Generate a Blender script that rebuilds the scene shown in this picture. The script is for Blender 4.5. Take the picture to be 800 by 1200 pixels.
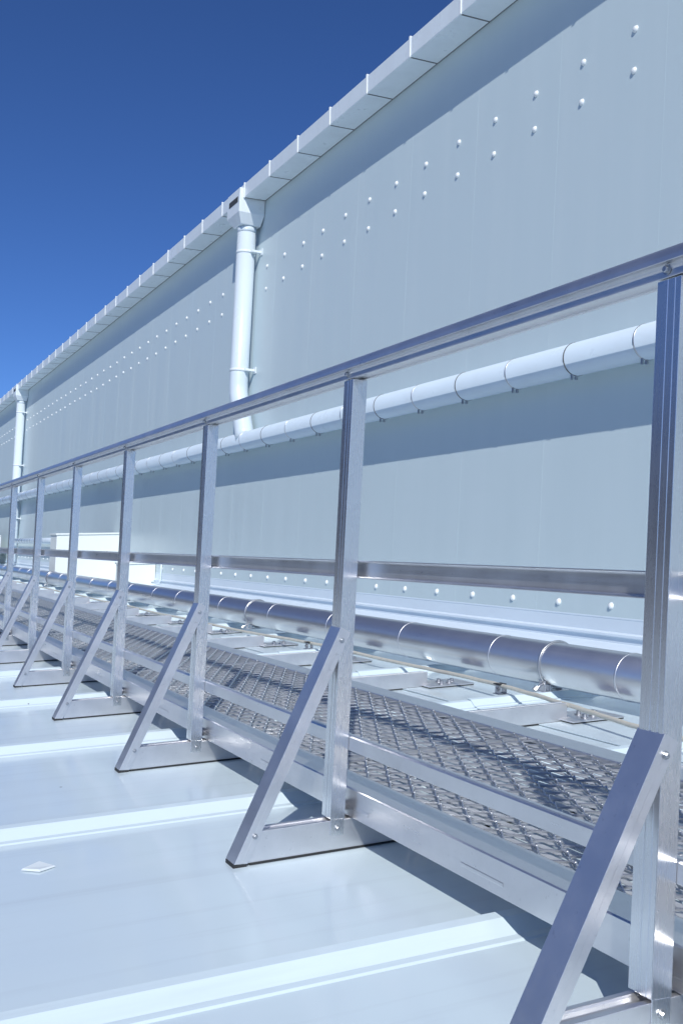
import bpy, bmesh, math, random
from mathutils import Vector, Matrix
random.seed(7)
R = math.radians
sc = bpy.context.scene
for o in list(bpy.data.objects):
    bpy.data.objects.remove(o)

# ------------------------------------------------------------------ camera
SL = 0.0736                       # the roof climbs gently towards the wall
cam = bpy.data.cameras.new('camera')
camo = bpy.data.objects.new('camera', cam)
sc.collection.objects.link(camo)
cam.sensor_fit = 'VERTICAL'; cam.sensor_height = 24.0
cam.lens = 1224.6 / 1200 * 24.0
cam.shift_y = 28.7 / 1200
cam.clip_start = 0.02; cam.clip_end = 3000
_r = Vector((0.8997, -0.4335, 0.0512)); _f = Vector((0.4325, 0.9012, 0.0295)).normalized()
_r = (_r - _f * _r.dot(_f)).normalized(); _u = _r.cross(_f)
camo.matrix_world = Matrix(((_r.x, _u.x, -_f.x, -1.2011), (_r.y, _u.y, -_f.y, -1.2834),
                            (_r.z, _u.z, -_f.z, 0.7488), (0, 0, 0, 1)))
sc.camera = camo

# ------------------------------------------------------------------ light
to_sun = Vector((-0.57, -1.09, 1.0)).normalized()
elev = math.asin(to_sun.z)
azim = math.atan2(to_sun.x, to_sun.y)          # from +Y towards +X
world = bpy.data.worlds.new('World'); sc.world = world
world.use_nodes = True
nt = world.node_tree
bg = nt.nodes['Background']
sky = nt.nodes.new('ShaderNodeTexSky')
sky.sky_type = 'NISHITA'; sky.sun_disc = False
sky.sun_elevation = elev; sky.sun_rotation = azim
sky.altitude = 2600; sky.air_density = 0.85; sky.dust_density = 0.0; sky.ozone_density = 10.0
hsv = nt.nodes.new('ShaderNodeHueSaturation'); hsv.inputs['Saturation'].default_value = 1.05; hsv.inputs['Hue'].default_value = 0.506
nt.links.new(sky.outputs[0], hsv.inputs['Color']); nt.links.new(hsv.outputs[0], bg.inputs[0])
bg.inputs[1].default_value = 0.112
sun = bpy.data.lights.new('sun', 'SUN'); sun.energy = 3.55; sun.angle = R(0.5)
sun.color = (1.0, 0.975, 0.92)
suno = bpy.data.objects.new('sun', sun); sc.collection.objects.link(suno)
suno.rotation_euler = to_sun.to_track_quat('Z', 'Y').to_euler()
suno.location = (-6, -10, 12)
vs = sc.view_settings
vs.view_transform = 'Standard'; vs.look = 'None'; vs.gamma = 1.0; vs.exposure = 0.0
vs.use_curve_mapping = False

# ------------------------------------------------------------------ materials
def new_mat(name):
    m = bpy.data.materials.new(name); m.use_nodes = True
    n = m.node_tree
    return m, n, n.nodes['Principled BSDF']

def N(n, t, **kw):
    x = n.nodes.new(t)
    for k, v in kw.items(): setattr(x, k, v)
    return x

def noise(n, coord, scale, detail=3, stretch=(1, 1, 1), rough=.55):
    mp = N(n, 'ShaderNodeMapping'); mp.inputs['Scale'].default_value = stretch
    n.links.new(coord, mp.inputs['Vector'])
    t = N(n, 'ShaderNodeTexNoise'); t.inputs['Scale'].default_value = scale
    t.inputs['Detail'].default_value = detail; t.inputs['Roughness'].default_value = rough
    n.links.new(mp.outputs[0], t.inputs['Vector'])
    return t.outputs['Fac']

def remap(n, v, a, b, lo, hi):
    r = N(n, 'ShaderNodeMapRange'); r.inputs[1].default_value = a; r.inputs[2].default_value = b
    r.inputs[3].default_value = lo; r.inputs[4].default_value = hi
    n.links.new(v, r.inputs[0]); return r.outputs[0]

def mixc(n, f, a, b):
    m = N(n, 'ShaderNodeMix', data_type='RGBA')
    if hasattr(f, 'default_value') or True:
        if isinstance(f, (int, float)): m.inputs[0].default_value = f
        else: n.links.new(f, m.inputs[0])
    for i, c in ((6, a), (7, b)):
        if isinstance(c, tuple): m.inputs[i].default_value = (*c, 1)
        else: n.links.new(c, m.inputs[i])
    return m.outputs[2]

def bump(n, b, h, strength, dist):
    k = N(n, 'ShaderNodeBump'); k.inputs['Strength'].default_value = strength
    k.inputs['Distance'].default_value = dist
    n.links.new(h, k.inputs['Height']); n.links.new(k.outputs[0], b.inputs['Normal'])
    return k

def metal(name, col, rough, axis, var=.10, brush=.0002, met=.95, dirt=.35, fine=160, cloud=.90):
    """brushed / mill-finish metal with the grain running along one axis"""
    m, n, b = new_mat(name)
    tc = N(n, 'ShaderNodeTexCoord').outputs['Object']
    st = [fine] * 3; st[axis] = 2.0
    g = noise(n, tc, 1.0, 4, tuple(st), .7)
    cl = noise(n, tc, 9.0, 4, (1, 1, 1), .6)
    spots = noise(n, tc, 70.0, 3)
    c = mixc(n, remap(n, cl, .35, .7, 0, 1), tuple(x * cloud for x in col), col)
    c = mixc(n, remap(n, spots, .66, .74, 0, dirt), c, tuple(x * .6 for x in col))
    n.links.new(c, b.inputs['Base Color'])
    b.inputs['Metallic'].default_value = met
    r1 = remap(n, g, .3, .7, rough - var * .5, rough + var * .5)
    ad = N(n, 'ShaderNodeMath', operation='ADD'); n.links.new(r1, ad.inputs[0])
    n.links.new(remap(n, cl, .3, .7, -.4 * (1 - cloud), .6 * (1 - cloud)), ad.inputs[1])
    n.links.new(ad.outputs[0], b.inputs['Roughness'])
    if brush: bump(n, b, g, .25, brush)
    return m

def paint(name, col, rough, dirt=(.3, .33, .36), amount=.18, streak=(1, 1, 1), scale=3.0, wav=0.0, wscale=1.2, spec=.5, speck=38.0, thr=.68):
    m, n, b = new_mat(name)
    tc = N(n, 'ShaderNodeTexCoord').outputs['Object']
    a = noise(n, tc, scale, 5, streak, .6)
    f = noise(n, tc, speck, 4, (1, 1, 1), .6)
    c = mixc(n, remap(n, a, .45, .8, 0, amount), col, dirt)
    c = mixc(n, remap(n, f, thr, thr + .08, 0, amount * .8), c, dirt)
    n.links.new(c, b.inputs['Base Color'])
    n.links.new(remap(n, a, .3, .7, rough - .07, rough + .08), b.inputs['Roughness'])
    b.inputs['Specular IOR Level'].default_value = spec
    if wav:
        w = noise(n, tc, wscale, 2, streak, .4)
        bump(n, b, w, 1.0, wav)
    return m

ALU_Y = metal('aluminium grain along rail', (.78, .78, .795), .33, 1, met=.90)
ALU_Z = metal('aluminium grain upright', (.76, .77, .79), .27, 2, .04, 0, .95, .10, 160, .965)
ALU_X = metal('aluminium grain across', (.80, .805, .83), .37, 0, met=.90)
ALU_MESH = metal('galvanised mesh', (.66, .675, .70), .42, 1, .08, 0, .9)
ALU_PIPE = metal('aluminium pipe jacket', (.76, .765, .775), .30, 1, .04, 0, .92, .03, 160, .97)
TRAYM = metal('galvanised tray', (.56, .59, .63), .60, 1, .08, 0, .30, .25, 160, .88)
STEEL = metal('zinc bolt', (.52, .54, .57), .36, 2, .05, .0001)
def roof_material():
    m = paint('roof paint', (.675, .800, .865), .15, (.54, .61, .66), .22, (.5, 1.0, 1), 2.2, .009, 1.6, .5, 150.0, .70)
    n = m.node_tree; b = n.nodes['Principled BSDF']
    tc = N(n, 'ShaderNodeTexCoord').outputs['Object']
    old = b.inputs['Base Color'].links[0].from_socket
    st = noise(n, tc, 1.0, 5, (.55, 13, 1), .65)
    c = mixc(n, remap(n, st, .52, .80, 0, .34), old, (.46, .53, .59))
    lt = noise(n, tc, 1.0, 3, (.9, 5, 1), .5)
    c = mixc(n, remap(n, lt, .60, .78, 0, .30), c, (.76, .86, .92))
    vo = N(n, 'ShaderNodeTexVoronoi'); vo.inputs['Scale'].default_value = 4.2; n.links.new(tc, vo.inputs['Vector'])
    c = mixc(n, remap(n, vo.outputs['Distance'], .012, .026, .85, 0), c, (.10, .10, .10))
    n.links.new(c, b.inputs['Base Color'])
    return m
ROOFM = roof_material()
WALLM = paint('wall paint', (.585, .695, .725), .36, (.67, .76, .79), .24, (1, 2.0, .16), 2.4, .004, .9)
FLASHM = paint('flashing paint', (0.720, 0.816, 0.900), .35, (.45, .5, .55), .2, (1, .3, 1), 3)
WHITEM = paint('white coated steel', (0.792, 0.864, 0.900), .32, (.5, .54, .56), .25, (1, 1, .4), 4)
PIPEM = paint('white coated pipe', (0.660, 0.756, 0.828), .30, (.48, .53, .58), .22, (1, 1, .4), 5)
WPIPEM = paint('pale coated pipe', (0.588, 0.696, 0.792), .32, (.45, .5, .56), .25, (1, .5, 1), 5)
CAPM = paint('white plastic cap', (0.864, 0.900, 0.900), .35, (.6, .64, .66), .15)
HOUSEM = paint('white housing paint', (.80, .85, .83), .45, (.6, .64, .66), .12)
RUBBER = paint('black rubber', (.025, .027, .03), .7, (.08, .08, .08), .3)
CORD = paint('weathered cream cord', (.60, .58, .50), .6, (.35, .33, .28), .4, (1, 1, 1), 20)
DARK = paint('dark opening', (.05, .055, .06), .6, (.1, .1, .1), .2)
DEBRIS = paint('pale scrap', (.74, .82, .86), .6, (.5, .5, .5), .2)
RIDGEM = paint('dark reflection ridge', (.032, .045, .07), .9, (.05, .06, .075), .6, (1, 1, 1), .03)  # navy tone chosen for the added ridge's reflection in the metal
GROUNDM = paint('concrete yard', (.30, .30, .29), .85, (.2, .2, .2), .5, (1, 1, 1), .15)
GROUTM = paint('grey sealant', (.16, .17, .18), .7, (.1, .1, .1), .3)

# ------------------------------------------------------------------ mesh helper
class M:
    def __init__(s): s.v = []; s.f = []; s.sm = []
    def ring_loft(s, rings, closed=True, caps=True, smooth=False):
        b = len(s.v); k = len(rings[0])
        for r in rings: s.v += [tuple(p) for p in r]
        for i in range(len(rings) - 1):
            for j in range(k if closed else k - 1):
                a, c = b + i * k + j, b + i * k + (j + 1) % k
                s.f.append((a, c, c + k, a + k)); s.sm.append(smooth)
        if caps and closed:
            s.f.append(tuple(b + j for j in reversed(range(k)))); s.sm.append(False)
            e = b + (len(rings) - 1) * k
            s.f.append(tuple(e + j for j in range(k))); s.sm.append(False)
        return s
    def prism(s, prof, axis, a0, a1, steps=1, smooth=False):
        """prof: 2D points in the two other axes, in x,y,z order"""
        rings = []
        for i in range(steps + 1):
            t = a0 + (a1 - a0) * i / steps
            if axis == 0: rings.append([(t, p, q) for p, q in prof])
            elif axis == 1: rings.append([(p, t, q) for p, q in prof])
            else: rings.append([(p, q, t) for p, q in prof])
        return s.ring_loft(rings, smooth=smooth)
    def box(s, x0, x1, y0, y1, z0, z1):
        return s.prism([(x0, y0), (x1, y0), (x1, y1), (x0, y1)], 2, z0, z1)
    def tube(s, path, rad, n=20, caps=True, smooth=True):
        path = [Vector(p) for p in path]; rings = []
        up = None
        for i, p in enumerate(path):
            if i == 0: t = path[1] - p
            elif i == len(path) - 1: t = p - path[-2]
            else: t = (path[i + 1] - p).normalized() + (p - path[i - 1]).normalized()
            t.normalize()
            if up is None:
                up = Vector((0, 0, 1)) if abs(t.z) < .9 else Vector((1, 0, 0))
            e1 = (up - t * up.dot(t)).normalized(); e2 = t.cross(e1); up = e1
            r = rad[i] if isinstance(rad, (list, tuple)) else rad
            rings.append([p + (e1 * math.cos(2 * math.pi * k / n) + e2 * math.sin(2 * math.pi * k / n)) * r for k in range(n)])
        return s.ring_loft(rings, caps=caps, smooth=smooth)
    def lathe(s, prof, centre, axis, n=16, smooth=True):
        """prof: (distance along axis, radius)"""
        c = Vector(centre); ax = Vector(axis).normalized()
        e1 = ax.orthogonal().normalized(); e2 = ax.cross(e1)
        rings = [[c + ax * d + (e1 * math.cos(2 * math.pi * k / n) + e2 * math.sin(2 * math.pi * k / n)) * r for k in range(n)] for d, r in prof]
        return s.ring_loft(rings, smooth=smooth)
    def shear(s):
        s.v = [(x, y, z + SL * x) for x, y, z in s.v]; return s
    def move(s, d):
        s.v = [(x + d[0], y + d[1], z + d[2]) for x, y, z in s.v]; return s
    def build(s, name, mat, parent=None, loc=(0, 0, 0), bevel=0.0, seg=2):
        me = bpy.data.meshes.new(name); me.from_pydata(s.v, [], s.f)
        me.polygons.foreach_set('use_smooth', s.sm); me.update()
        bm = bmesh.new(); bm.from_mesh(me)
        bmesh.ops.recalc_face_normals(bm, faces=bm.faces); bm.to_mesh(me); bm.free()
        me.materials.append(mat)
        o = bpy.data.objects.new(name, me); sc.collection.objects.link(o)
        o.location = loc
        if parent: o.parent = parent
        if bevel:
            md = o.modifiers.new('bevel', 'BEVEL'); md.width = bevel; md.segments = seg
            md.limit_method = 'ANGLE'; md.angle_limit = R(40); md.harden_normals = False
        return o

def empty(name, loc, label, cat, group=None):
    o = bpy.data.objects.new(name, None); sc.collection.objects.link(o)
    o.location = loc; o.empty_display_size = .1
    o['label'] = label; o['category'] = cat
    if group: o['group'] = group
    return o

def tag(o, label=None, cat=None, group=None, kind=None):
    if label: o['label'] = label
    if cat: o['category'] = cat
    if group: o['group'] = group
    if kind: o['kind'] = kind
    return o

def copy_tree(o, parent=None, loc=None):
    c = o.copy(); sc.collection.objects.link(c); c.parent = parent
    if loc is not None: c.location = loc
    for ch in list(o.children): copy_tree(ch, c)
    return c

def hexbolt(m, c, axis, r=.007, h=.005):
    m.lathe([(0, r * 1.5), (.0012, r * 1.5)], c, axis, 20, False)
    c2 = Vector(c) + Vector(axis) * .0012
    m.lathe([(0, r), (h, r), (h + .0008, r * .8)], c2, axis, 6, False)
    return m

# ------------------------------------------------------------------ setting
tag(M().box(-2500, 2500, -2500, 2500, -10.2, -10).build('ground', GROUNDM), kind='structure')

# added dark ridge, unseen to the left, for the metal to mirror
def ridge():
    v = []; f = []
    ny, nx = 90, 8
    for i in range(ny):
        y = -500 + 2200 * i / (ny - 1)
        bend = max(0.0, min(1.0, (y - 250) / 850)); bend = bend * bend * (3 - 2 * bend)
        low = max(0.0, min(1.0, (y + 50) / 280)); low = .15 + .85 * low
        top = (125 + 80 * bend + 22 * math.sin(y * .006 + 1) + 12 * math.sin(y * .021) + random.uniform(-5, 5)) * low
        for j in range(nx):
            t = j / (nx - 1)
            v.append((-260 + 195 * bend - 260 * t + random.uniform(-6, 6), y, -10.5 + (top + 10) * (t ** .8)))
        v.append((-760, y, -10.5))
    w = nx + 1
    for i in range(ny - 1):
        for j in range(w - 1):
            a = i * w + j; f.append((a, a + 1, a + 1 + w, a + w))
    m = M(); m.v = v; m.f = f; m.sm = [True] * len(f); return m
tag(ridge().build('reflection_ridge', RIDGEM), kind='structure')  # added out of view, only darkens what the metal reflects

PITCH = 1.2
# corrugated roof sheet: one profile along Y pushed along X; an upper sheet laps over a lower one
def roof_profile(y0, y1, dz=0.0):
    pts = []
    k0 = math.floor((y0 - .55) / PITCH); k1 = math.ceil((y1 - .55) / PITCH)
    pts.append((y0, dz))
    for k in range(k0, k1 + 1):
        yc = .555 + PITCH * k
        for dy, h in ((-.075, 0), (-.070, .004), (-.052, .006), (-.016, .031), (.010, .034), (.032, .002), (.036, 0)):
            if y0 < yc + dy < y1: pts.append((yc + dy, h + dz))
    pts.append((y1, dz))
    return pts
rm = M()
def sheet(x0, x1, prof, th=.003):
    rings = []
    top = prof; bot = [(y, h - th) for y, h in reversed(prof)]
    for x in (x0, x1): rings.append([(x, y, h) for y, h in top + bot])
    rm.ring_loft(rings)
sheet(-7.5, 1.66, roof_profile(-9, 62))
sheet(1.55, 3.36, roof_profile(-9, 62, .006))
rm.shear()
roof = tag(rm.build('roof', ROOFM), kind='structure')

# ------------------------------------------------------------------ hall wall
W = 3.38
hall = empty('hall_building', (W, 10, .25), 'long pale grey hall wall with rows of white bolt caps behind the walkway', 'building')
HL = (-W, -10, -.25)
wm = M()
wm.box(W, W + .25, -9, 62, -9.9, 5.55)
y = 3.835 - 1.11 * 11
while y < 61:
    wm.box(W - .0005, W + .01, y - .002, y + .002, .5, 5.3); y += 1.11
wm.build('wall', WALLM, hall, HL)
# flashing at the wall foot
zr = SL * W
fl = [(W + .02, .515), (W - .004, .515), (W - .0042, .505), (W - .0015, .503), (W - .0015, .418), (W - .028, .408), (W - .030, .392),
      (W - .012, .388), (W - .012, .348), (W - .05, .332), (W - .125, .287), (W - .127, .281), (W - .05, .320), (W + .02, .335)]
M().prism(fl, 1, -9, 62).build('flashing', FLASHM, hall, HL, .0015)
# roof rib closers
rc = M()
# bolt caps
cap = M().lathe([(0, .025), (.003, .025), (.005, .021), (.011, .0195), (.016, .014), (.0185, .006)], (0, 0, 0), (-1, 0, 0), 14)
cap_proto = cap.build('bolt_cap', CAPM, hall, (0, 0, 0))
cnt = 0; far_caps = M()
def far_cap(p):
    far_caps.lathe([(0, .025), (.003, .025), (.005, .021), (.011, .0195), (.016, .014), (.0185, .006)], p, (-1, 0, 0), 8)
spots = []
for i in range(-6, 100):
    y = 4.13 + .553 * i
    jy = random.uniform(-.012, .012)
    spots += [(y + jy, 4.43 + random.uniform(-.007, .007)), (y + jy * .7, 4.15 + random.uniform(-.007, .007))]
for i in range(-6, 60):
    spots.append((4.13 + .553 * i, .587))
near = [s for s in spots if 3.9 < s[0]]
near.sort(key=lambda s: s[0] + (6 if s[1] < 1 else 0))
keep = set(near[:100])
first = True
for s in spots:
    if s in keep:
        o = cap_proto if first else cap_proto.copy()
        if not first:
            sc.collection.objects.link(o); o.parent = hall
        first = False
        o.location = (0, s[0] - 10, s[1] - .25); o.rotation_euler = (random.uniform(0, 3), random.uniform(-.06, .06), random.uniform(-.06, .06))
    else:
        far_cap((W, s[0], s[1]))
fo = far_caps.build('bolt_cap_row', CAPM, hall, HL); fo['kind'] = 'stuff'

# ------------------------------------------------------------------ gutter
gut = empty('rain_gutter', (W - .15, 10, 5.28), 'white box gutter with standing seams along the wall top against the sky', 'gutter')
GL = (-(W - .15), -10, -5.28)
gp = [(W - .012, 5.30), (W - .285, 5.285), (W - .290, 5.29), (W - .296, 5.452), (W - .285, 5.458), (W - .285, 5.44), (W - .27, 5.31), (W - .012, 5.32)]
SE = .836
y = 5.93 - SE * 17
seams = []
k = 0
while y < 61:
    y1 = y + SE
    M().prism(gp, 1, y + .006, y1 - .006).build('gutter_section', WHITEM, gut, GL, .002) if k < 95 else None
    seams.append(y); y = y1; k += 1
for s in seams[:95]:
    gs = [(W - .280, 5.283), (W - .294, 5.281), (W - .298, 5.285), (W - .304, 5.470), (W - .283, 5.470), (W - .276, 5.31)]
    M().prism(gs, 1, s - .012, s + .012).build('seam_cover', CAPM, gut, GL, .0015)
    M().prism([(W - .012, 5.297), (W - .282, 5.282), (W - .278, 5.300), (W - .012, 5.312)], 1, s - .007, s + .007).build('seam_gap', GROUTM, gut, GL)
M().box(W - .012, W + .3, -9, 62, 5.325, 5.60).build('eaves_trim', WHITEM, gut, GL)
M().box(W - .02, W + .0, -9, 62, 5.302, 5.318).build('sealant_joint', GROUTM, gut, GL)

# ------------------------------------------------------------------ downpipes
def downpipe(yc, label, long_tail):
    d = empty('downpipe', (W - .15, yc, 2.3), label, 'downpipe', 'white downpipes on the hall wall')
    L = (-(W - .15), -yc, -2.3)
    x = W - .155
    hop = M()
    hx = W - .345
    y0, y1 = yc - .20, yc + .25
    hop.ring_loft([[(hx, y0, 5.41), (W - .005, y0, 5.41), (W - .005, y1, 5.41), (hx, y1, 5.41)],
                   [(hx, y0, 5.11), (W - .005, y0, 5.11), (W - .005, y1, 5.11), (hx, y1, 5.11)],
                   [(x - .13, yc - .13, 4.985), (x + .13, yc - .13, 4.985), (x + .13, yc + .13, 4.985), (x - .13, yc + .13, 4.985)]])
    h = hop.build('hopper', WHITEM, d, L, .004)
    M().box(hx - .004, hx + .02, y0 + .06, y1 - .07, 5.24, 5.31).build('overflow_slot', DARK, h, (0, 0, 0))
    if long_tail: path = [(x, yc, 5.0), (x, yc, .62), (x - .02, yc - .05, .5), (x - .06, yc - .12, .42)]
    else: path = [(x, yc, 5.0), (x, yc, 2.98), (x, yc - .02, 2.86), (x, yc - .30, 2.34), (x, yc - .34, 2.26)]
    M().tube(path, .118, 28).build('pipe', PIPEM, d, L)
    M().lathe([(0, .1195), (.06, .1195)], (x, yc, 4.97), (0, 0, -1), 28).build('collar', PIPEM, d, L)
    for z in (4.66, 3.16, 1.66) if long_tail else (4.66, 3.16):
        b = M(); b.lathe([(-.018, .1185), (-.018, .1225), (.018, .1225), (.018, .1185)], (x, yc, z), (0, 0, 1), 28)
        b.box(x + .02, W - .002, yc - .165, yc - .115, z - .014, z + .014)
        b.box(W - .012, W - .002, yc - .20, yc - .10, z - .04, z + .04)
        b.build('bracket', WHITEM, d, L)
    return d
downpipe(11.16, 'nearer white downpipe with hopper box, between the gutter and the horizontal wall pipe', False)
downpipe(29.3, 'farther white downpipe near the left edge of the photo, reaching down to the roof', True)

# ------------------------------------------------------------------ wall pipe
wp = empty('wall_pipe', (W - .15, 5, 2.24), 'fat white pipe running level along the hall wall above the flashing', 'pipe')
PL = (-(W - .15), -5, -2.24)
px, pz, pr = W - .150, 2.24, .112
M().tube([(px, -8, pz), (px, 60, pz)], pr, 40).build('pipe', WPIPEM, wp, PL)
y = 3.78 - .70 * 8; i = 0
while y < 44:
    b = M().lathe([(-.005, pr - .001), (-.005, pr + .003), (.005, pr + .003), (.005, pr - .001)], (px, y, pz), (0, 1, 0), 36)
    b.build('pipe_band', GROUTM if i % 2 else STEEL, wp, PL)
    t = M(); t.box(px - .040, px - .028, y - .008, y + .008, pz - pr - .032, pz - pr + .012)
    t.box(px - .005, px + .010, y - .009, y + .009, pz - pr - .028, pz - pr + .006)
    t.build('pipe_hanger', STEEL, wp, PL)
    y += .70 + random.uniform(-.03, .03); i += 1

# ------------------------------------------------------------------ guardrail
gr = empty('guard_rail', (0, 0, 0), 'bright aluminium guardrail with slanted braces standing along the roof walkway', 'guardrail')
Y0, Y1 = -3.4, 20.2
ZB = 1.252
# handrail: rounded cap on a low channel
arc = [(.021 + .0345 * math.cos(a), .026 + .031 * math.sin(a)) for a in [math.pi * t / 14 for t in range(15)]]
hp = [(-.002, 0), (.010, 0), (.010, .003), (.034, .003), (.034, 0), (.044, 0), (.044, .023), (.0555, .0235)] + arc + [(-.0135, .0235), (-.002, .023), (-.0035, .016), (-.002, .012)]
M().prism([(x, ZB + z) for x, z in hp], 1, Y0, Y1).build('handrail', ALU_Y, gr, bevel=.0008)
# mid rail: shallow channel open towards the roof side, bolted behind the posts
mp_ = [(.0425, .722), (.0425, .7245), (.0445, .727), (.058, .7275), (.058, .764), (.0445, .7645), (.0425, .767), (.0425, .7695), (.0615, .7695), (.0615, .722)]
M().prism(mp_, 1, Y0, Y1).build('mid_rail', ALU_Y, gr, bevel=.0006)
tp = [(.0425, .268), (.0425, .302), (.045, .3055), (.050, .3075), (.062, .3075), (.062, .304), (.047, .302), (.046, .298), (.046, .268)]
M().prism(tp, 1, Y0, Y1).build('toe_rail', ALU_Y, gr, bevel=.0008)
gv = .0008
postp = [(0, 0), (.042, 0), (.042, .055), (0, .055), (0, .031), (gv, .030), (gv, .0275), (0, .0265), (0, .0140), (gv, .013), (gv, .0105), (0, .0095)]
def post_mesh():
    m = M().prism(postp, 2, .088, ZB - .002)
    m.box(.0015, .0405, 0, .0028, .046, .089)
    return m
def make_post(k):
    yk = PITCH * k
    p = post_mesh().build('post', ALU_Z, gr, (0, yk, 0), .0010); p.rotation_euler = (random.uniform(-.0025, .0025), 0, random.uniform(-.012, .012))
    if k <= 8:
        hexbolt(M(), (.022, -.0005, .064), (0, -1, 0), .005).build('bolt', STEEL, p)
        hexbolt(M(), (-.003, .030, ZB + .013), (-1, 0, 0), .006).build('bolt', STEEL, p)
    return p
def brace_mesh(ztop, xbot):
    """U channel: web on the upper outer side, flanges in front of and behind the post; foot cut level with the roof"""
    a = Vector((.001, 0, ztop)); e = Vector((xbot, 0, SL * xbot + .012))
    d = (e - a).normalized(); nrm = Vector((-d.z, 0, d.x))
    if nrm.x < 0: nrm = -nrm                      # points inward, towards the post
    w = .033
    def q(along, inw, yy): return a + d * along + nrm * inw + Vector((0, yy, 0))
    Lw = (e - a).length
    def lw(inw):                                   # length at which this fibre meets the level foot plane
        p0 = a + nrm * inw; return (SL * xbot + .010 - p0.z) / d.z
    y0, y1, t = -.0040, .0590, .0026
    prof = [(0, y0), (w * .50, y0), (w * .52, y0 + .0007), (w, y0 + .0007), (w, y0 + .0012), (w, y0 + t), (t, y0 + t), (t, y1 - t), (w, y1 - t), (w, y1), (0, y1)]
    r0 = [q(0, i, yy) for i, yy in prof]; r1 = [q(lw(i), i, yy) for i, yy in prof]
    return M().ring_loft([r0, r1]), q, lw
def make_brace(k):
    yk = PITCH * k
    zt, xb = (.511, -.262) if k <= 0 else (.590 + random.uniform(-.006, .006), -.262 + random.uniform(-.004, .004))
    m, q, lw = brace_mesh(zt, xb)
    b = m.build('brace', ALU_X, gr, (0, yk, 0), .0009)
    if k <= 8:
        hexbolt(M(), q(.030, .018, -.0045), (0, -1, 0), .0048).build('bolt', STEEL, b)
        hexbolt(M(), q(lw(.018) - .075, .021, -.0045), (0, -1, 0), .0046).build('bolt', STEEL, b)
    f = M(); x0 = xb
    f.box(x0 - .002, x0 + .034, -.002, .057, .0, .0095).shear()
    f.build('rubber_foot', RUBBER, b)
def base_prof():
    return [(.003, .006), (.055, .006), (.055, .083), (.043, .083), (.041, .079), (.036, .073), (.022, .073), (.017, .079), (.015, .083), (.003, .083)]
def make_base(k):
    yk = PITCH * k
    m = M().prism([(y, z) for y, z in base_prof()], 0, -.222, 1.70).shear()
    b = m.build('base_bar', ALU_X, gr, (0, yk, 0), .0012)
    M().box(-.218, 1.69, .001, .052, .0015, .0062).shear().build('rubber_strip', RUBBER, b)
    pl = M().box(1.665, 1.945, -.085, .135, .012, .018)
    pl.box(1.66, 1.72, .004, .054, .018, .022).shear()
    p = pl.build('foot_plate', ALU_X, gr, (0, yk, 0), .001)
    M().box(1.668, 1.942, -.082, .132, .0005, .0122).shear().build('rubber_pad', RUBBER, p)
    for bx_, by_ in ((1.77, -.03), (1.80, .05), (1.87, .03), (1.83, -.01)):
        z = .018 + SL * bx_
        if k <= 8: M().lathe([(0, .018), (.003, .018), (.003, .011), (.016, .011), (.018, .008)], (bx_, by_, z), (0, 0, 1), 12, False).build('bolt', STEEL, p)
for k in range(-2, 17):
    make_post(k); make_brace(k); make_base(k)

# ------------------------------------------------------------------ walkway
ww = empty('roof_walkway', (.5, 5, .1), 'long aluminium walkway with expanded mesh deck between guardrail and pipe', 'walkway')
WL = (-.5, -5, -.1)
cf = [(.060, .0865), (.060, .158), (.063, .161), (.150, .161), (.152, .158), (.152, .1455), (.149, .1455), (.149, .157), (.0635, .157), (.0635, .0905), (.095, .0905), (.095, .0865)]
m = M().prism(cf, 1, Y0, Y1)
y = Y0 + .3
while y < Y1 - .3:
    m.prism([(.0598, .108), (.0592, .110), (.0592, .116), (.0598, .118)], 1, y, y + .16); y += .6
m.shear(); m.build('front_channel', ALU_Y, ww, WL, .0012)
cb = [(.872, .1455), (.872, .158), (.874, .161), (.965, .161), (.968, .158), (.968, .0865), (.935, .0865), (.935, .0905), (.964, .0905), (.964, .157), (.876, .157), (.876, .1455)]
M().prism(cb, 1, Y0, Y1).shear().build('back_channel', ALU_Y, ww, WL, .0012)
y = Y0 + .2; i = 0
while y < Y1:
    b = M().prism([(y, .112), (y + .03, .112), (y + .03, .115), (y + .003, .115), (y + .003, .140), (y, .140)], 0, .066, .962)
    b.shear().build('cross_bar', ALU_X, ww, WL); y += .6; i += 1
tr = M()
for c in range(23):                                # slotted tray right under the strands, so some daylight falls through
    tr.box(.157 + c * .031, .157 + c * .031 + .0185, Y0, Y1, .1415, .1432)
tr.shear().build('deck_tray', TRAYM, ww, WL)
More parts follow.
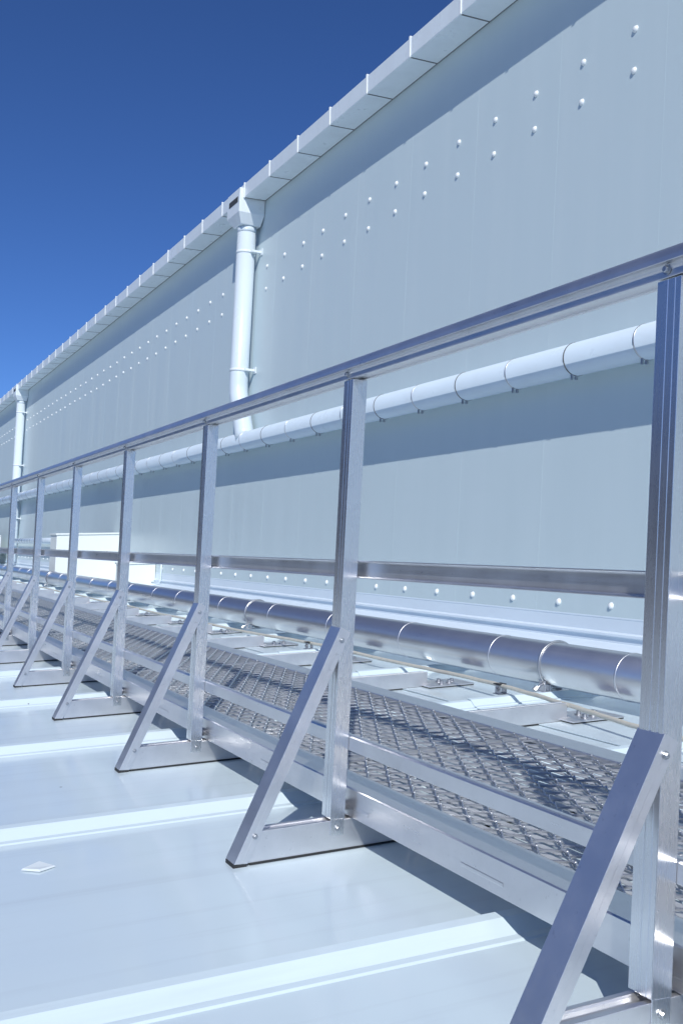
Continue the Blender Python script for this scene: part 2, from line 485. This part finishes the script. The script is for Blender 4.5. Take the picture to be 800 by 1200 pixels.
# expanded metal: tilted zig-zag strands that meet at raised bonds
SW, LW = .031, .066
PANEL = LW * 2 * 18
def mesh_panel():
    m = M()
    cols = 23; x0 = .155
    nseg = int(PANEL / LW)
    for c in range(cols):
        rings = []
        for s in range(nseg + 1):
            right = (s + c) % 2
            hgt = .0045 if right else -.0025
            for t in ((-.009, .009)):
                yy = s * LW + t
                if yy < 0 or yy > PANEL: yy = min(max(yy, 0), PANEL)
                xx = x0 + c * SW + (SW - .0032 if right else .0032)
                # flat strip of metal leaning over: four corners
                cx, cz = xx, .1535 + hgt
                ux, uz = -.0034 * .62, .0034 * .78
                vx, vz = .0013 * .78, .0013 * .62
                rings.append([(cx - ux - vx, yy, cz - uz - vz), (cx + ux - vx, yy, cz + uz - vz), (cx + ux + vx, yy, cz + uz + vz), (cx - ux + vx, yy, cz - uz + vz)])
        m.ring_loft(rings)
        for s in range(1, nseg):
            if (s + c) % 2:                        # raised knuckle where two strands join
                bx_, by_, bz_ = x0 + (c + 1) * SW, s * LW, .1590
                o = len(m.v); a_, b_, h_ = .0060, .0085, .0060
                m.v += [(bx_ - a_, by_, bz_), (bx_, by_ - b_, bz_), (bx_ + a_, by_, bz_), (bx_, by_ + b_, bz_), (bx_, by_, bz_ + h_), (bx_, by_, bz_ - h_)]
                for q_ in range(4):
                    m.f += [(o + q_, o + (q_ + 1) % 4, o + 4), (o + (q_ + 1) % 4, o + q_, o + 5)]; m.sm += [True, True]
    m.box(.1525, .8695, .0, .003, .146, .159); m.box(.1525, .8695, PANEL - .004, PANEL - .001, .146, .159)
    return m.shear()
pm = mesh_panel()
panel = None; y = -3.2
while y + PANEL < Y1:
    if panel is None: panel = pm.build('mesh_panel', ALU_MESH, ww, (WL[0], WL[1] + y, WL[2]))
    else:
        c = panel.copy(); sc.collection.objects.link(c); c.parent = ww; c.location = (WL[0], WL[1] + y, WL[2])
    y += PANEL + .002
for k in range(-2, 17):
    yk = PITCH * k
    s = M()
    s.lathe([(0, .0155), (.010, .0155), (.0115, .013), (.020, .013), (.022, .010)], (.0595, yk + .062, .105 + SL * .06), (-1, 0, 0), 14, False)
    s.lathe([(0, .0075), (.032, .0075)], (.0595, yk + .062, .105 + SL * .06), (-1, 0, 0), 10)
    s.build('clamp_bolt', STEEL, ww, WL)

# ------------------------------------------------------------------ low pipe along the roof
XP, HP, RP = 2.07, .166, .110
ZP = HP + SL * XP
rp = empty('roof_pipe', (XP, 5, ZP), 'large bright metal jacketed pipe lying low between the walkway and the wall', 'pipe')
RL = (-XP, -5, -ZP)
M().tube([(XP, -6, ZP), (XP, 29, ZP)], RP, 48).build('pipe_jacket', ALU_PIPE, rp, RL)
y = 2.41 - 1.06 * 6
js = []
while y < 28: js.append(y); y += 1.06 + random.uniform(-.06, .10)
js = [j for j in js if not (2.0 < j < 9.6)] + [2.41, 3.42, 4.42, 5.49, 6.62, 7.84, 8.5, 9.2]
for j in js:
    M().lathe([(-.005, RP - .001), (-.0045, RP + .0022), (.0045, RP + .0022), (.005, RP - .001)], (XP, j, ZP), (0, 1, 0), 44).build('joint_bead', ALU_X, rp, RL)
def pipe_clamp(yc, label):
    c = empty('pipe_clamp', (XP, yc, SL * XP), label, 'pipe clamp', 'clamps holding the low metal pipe')
    L = (-XP, -yc, -SL * XP)
    pts = []
    for i in range(41):
        a = R(228) - R(336) * i / 40
        pts.append((XP + (RP + .006) * math.cos(a), yc, ZP + (RP + .006) * math.sin(a)))
    M().tube(pts, .0065, 10).build('ring', STEEL, c, L)
    b = M()
    e = Vector(pts[0])
    b.tube([e, e + Vector((-.055, .004, -.045))], .0065, 10)
    b.lathe([(-.012, .014), (.012, .014)], e + Vector((-.045, .004, -.036)), (-.77, 0, -.63), 6, False)
    b.build('tightening_bolt', STEEL, c, L)
    s = M()
    s.box(XP - .085, XP - .079, yc - .018, yc + .030, .034, .092)
    s.box(XP - .052, XP - .046, yc - .018, yc + .030, .034, .070)
    s.box(XP + .020, XP + .027, yc - .018, yc + .030, .034, .062)
    s.box(XP - .10, XP + .06, yc - .024, yc + .036, .034, .040)
    s.shear().build('saddle', ALU_X, c, L, .001)
pipe_clamp(2.965, 'round metal clamp on the low pipe nearest the camera')
pipe_clamp(7.12, 'round metal clamp on the low pipe, between the second and third posts from the right')
pipe_clamp(11.7, 'small round clamp on the low pipe behind the fourth rail post from the right')
pipe_clamp(16.6, 'tiny distant clamp on the low pipe at the far left')

# ------------------------------------------------------------------ cream cord and holders
cp = [(1.38, -1.6), (1.50, .2), (1.58, 1.2), (1.636, 1.87), (1.71, 2.40), (1.775, 3.0), (1.82, 3.7), (1.825, 4.74), (1.80, 5.5), (1.76, 6.6), (1.72, 7.9), (1.72, 10), (1.70, 14), (1.7, 19)]
def smooth(pts, n=8):
    out = []
    for i in range(len(pts) - 1):
        p0 = pts[max(i - 1, 0)]; p1 = pts[i]; p2 = pts[i + 1]; p3 = pts[min(i + 2, len(pts) - 1)]
        for k in range(n):
            t = k / n
            out.append(tuple(.5 * ((2 * b) + (-a + c) * t + (2 * a - 5 * b + 4 * c - d) * t * t + (-a + 3 * b - 3 * c + d) * t ** 3) for a, b, c, d in zip(p0, p1, p2, p3)))
    out.append(pts[-1]); return out
cc = []
for i, (x, y) in enumerate(smooth(cp)):
    cc.append((x, y, .072 + .005 * math.sin(y * 2.6) + random.uniform(-.0015, .0015) + SL * x))
tag(M().tube(cc, .0105, 10).build('cord', CORD), 'cream cord stretched over metal holders beside the low pipe', 'cord')
def cord_holder(x, y, label):
    h = empty('cord_holder', (x, y, SL * x + .034), label, 'cord holder', 'metal holders under the cream cord')
    L = (-x, -y, -SL * x - .034)
    m = M(); m.box(x - .030, x + .030, y - .030, y + .030, .034, .038)
    m.box(x - .020, x - .016, y - .022, y + .022, .038, .078); m.box(x + .016, x + .020, y - .022, y + .022, .038, .078)
    m.shear(); m.build('bracket', STEEL, h, L, .001)
    z = .036 + SL * x
    M().box(x - .030, x + .014, y - .024, y + .026, .082, .087).shear().build('cap_plate', RUBBER, h, L)
    b = M(); hexbolt(b, (x - .021, y, .058 + SL * x), (-1, 0, 0), .008, .008); b.build('bolt', STEEL, h, L)
cord_holder(1.783, 3.03, 'metal cord holder nearest the camera, beside the nearest pipe clamp')
cord_holder(1.80, 5.40, 'metal cord holder left of the second rail post from the right')
cord_holder(1.74, 7.75, 'smallest and farthest metal holder under the cream cord, near the third post from the right')

# ------------------------------------------------------------------ far white housings
def housing(x0, x1, y0, y1, h, label):
    e = empty('equipment_housing', ((x0 + x1) / 2, y0, SL * x0), label, 'equipment housing')
    L = (-(x0 + x1) / 2, -y0, -SL * x0)
    M().box(x0 + .02, x1, y0 + .02, y1, .04, h - .03).shear().build('cabinet', HOUSEM, e, L, .004)
    M().box(x0, x1, y0, y1 + .02, h - .03, h).shear().build('lid', HOUSEM, e, L, .004)
    M().box(x0 + .05, x1, y0 + .05, y1 - .05, .004, .04).shear().build('plinth', GROUTM, e, L)
housing(2.225, 3.372, 17.4, 18.0, .925, 'bright white box housing against the wall foot, lit by the sun')
housing(2.80, 3.372, 15.0, 15.35, .44, 'low white box on the roof just right of the taller bright white housing')
housing(2.35, 3.13, 31.0, 33.5, .95, 'distant white box housing cut by the left edge of the photo')
tag(M().tube([(3.22, 20.7, 1.02), (3.22, 29, 1.02)], .07, 20).build('conduit', PIPEM), 'short white conduit along the wall left of the bright white housing', 'conduit')
tag(M().tube([(3.345, 14.6, .78), (3.345, 14.6, .40), (3.33, 14.62, .37), (3.25, 14.75, .36)], .016, 12).build('drain_spout', PIPEM), 'thin white bent drain pipe on the wall just right of the low white box', 'drain pipe')

# ------------------------------------------------------------------ small litter
m = M()
m.ring_loft([[(-.74, 1.435, .002), (-.70, 1.40, .002), (-.655, 1.425, .002), (-.69, 1.475, .002)],
             [(-.735, 1.437, .006), (-.70, 1.405, .007), (-.66, 1.427, .005), (-.69, 1.468, .009)]])
m.shear(); tag(m.build('paint_flake', DEBRIS), 'small pale flake lying on the roof sheet at lower left', 'debris')
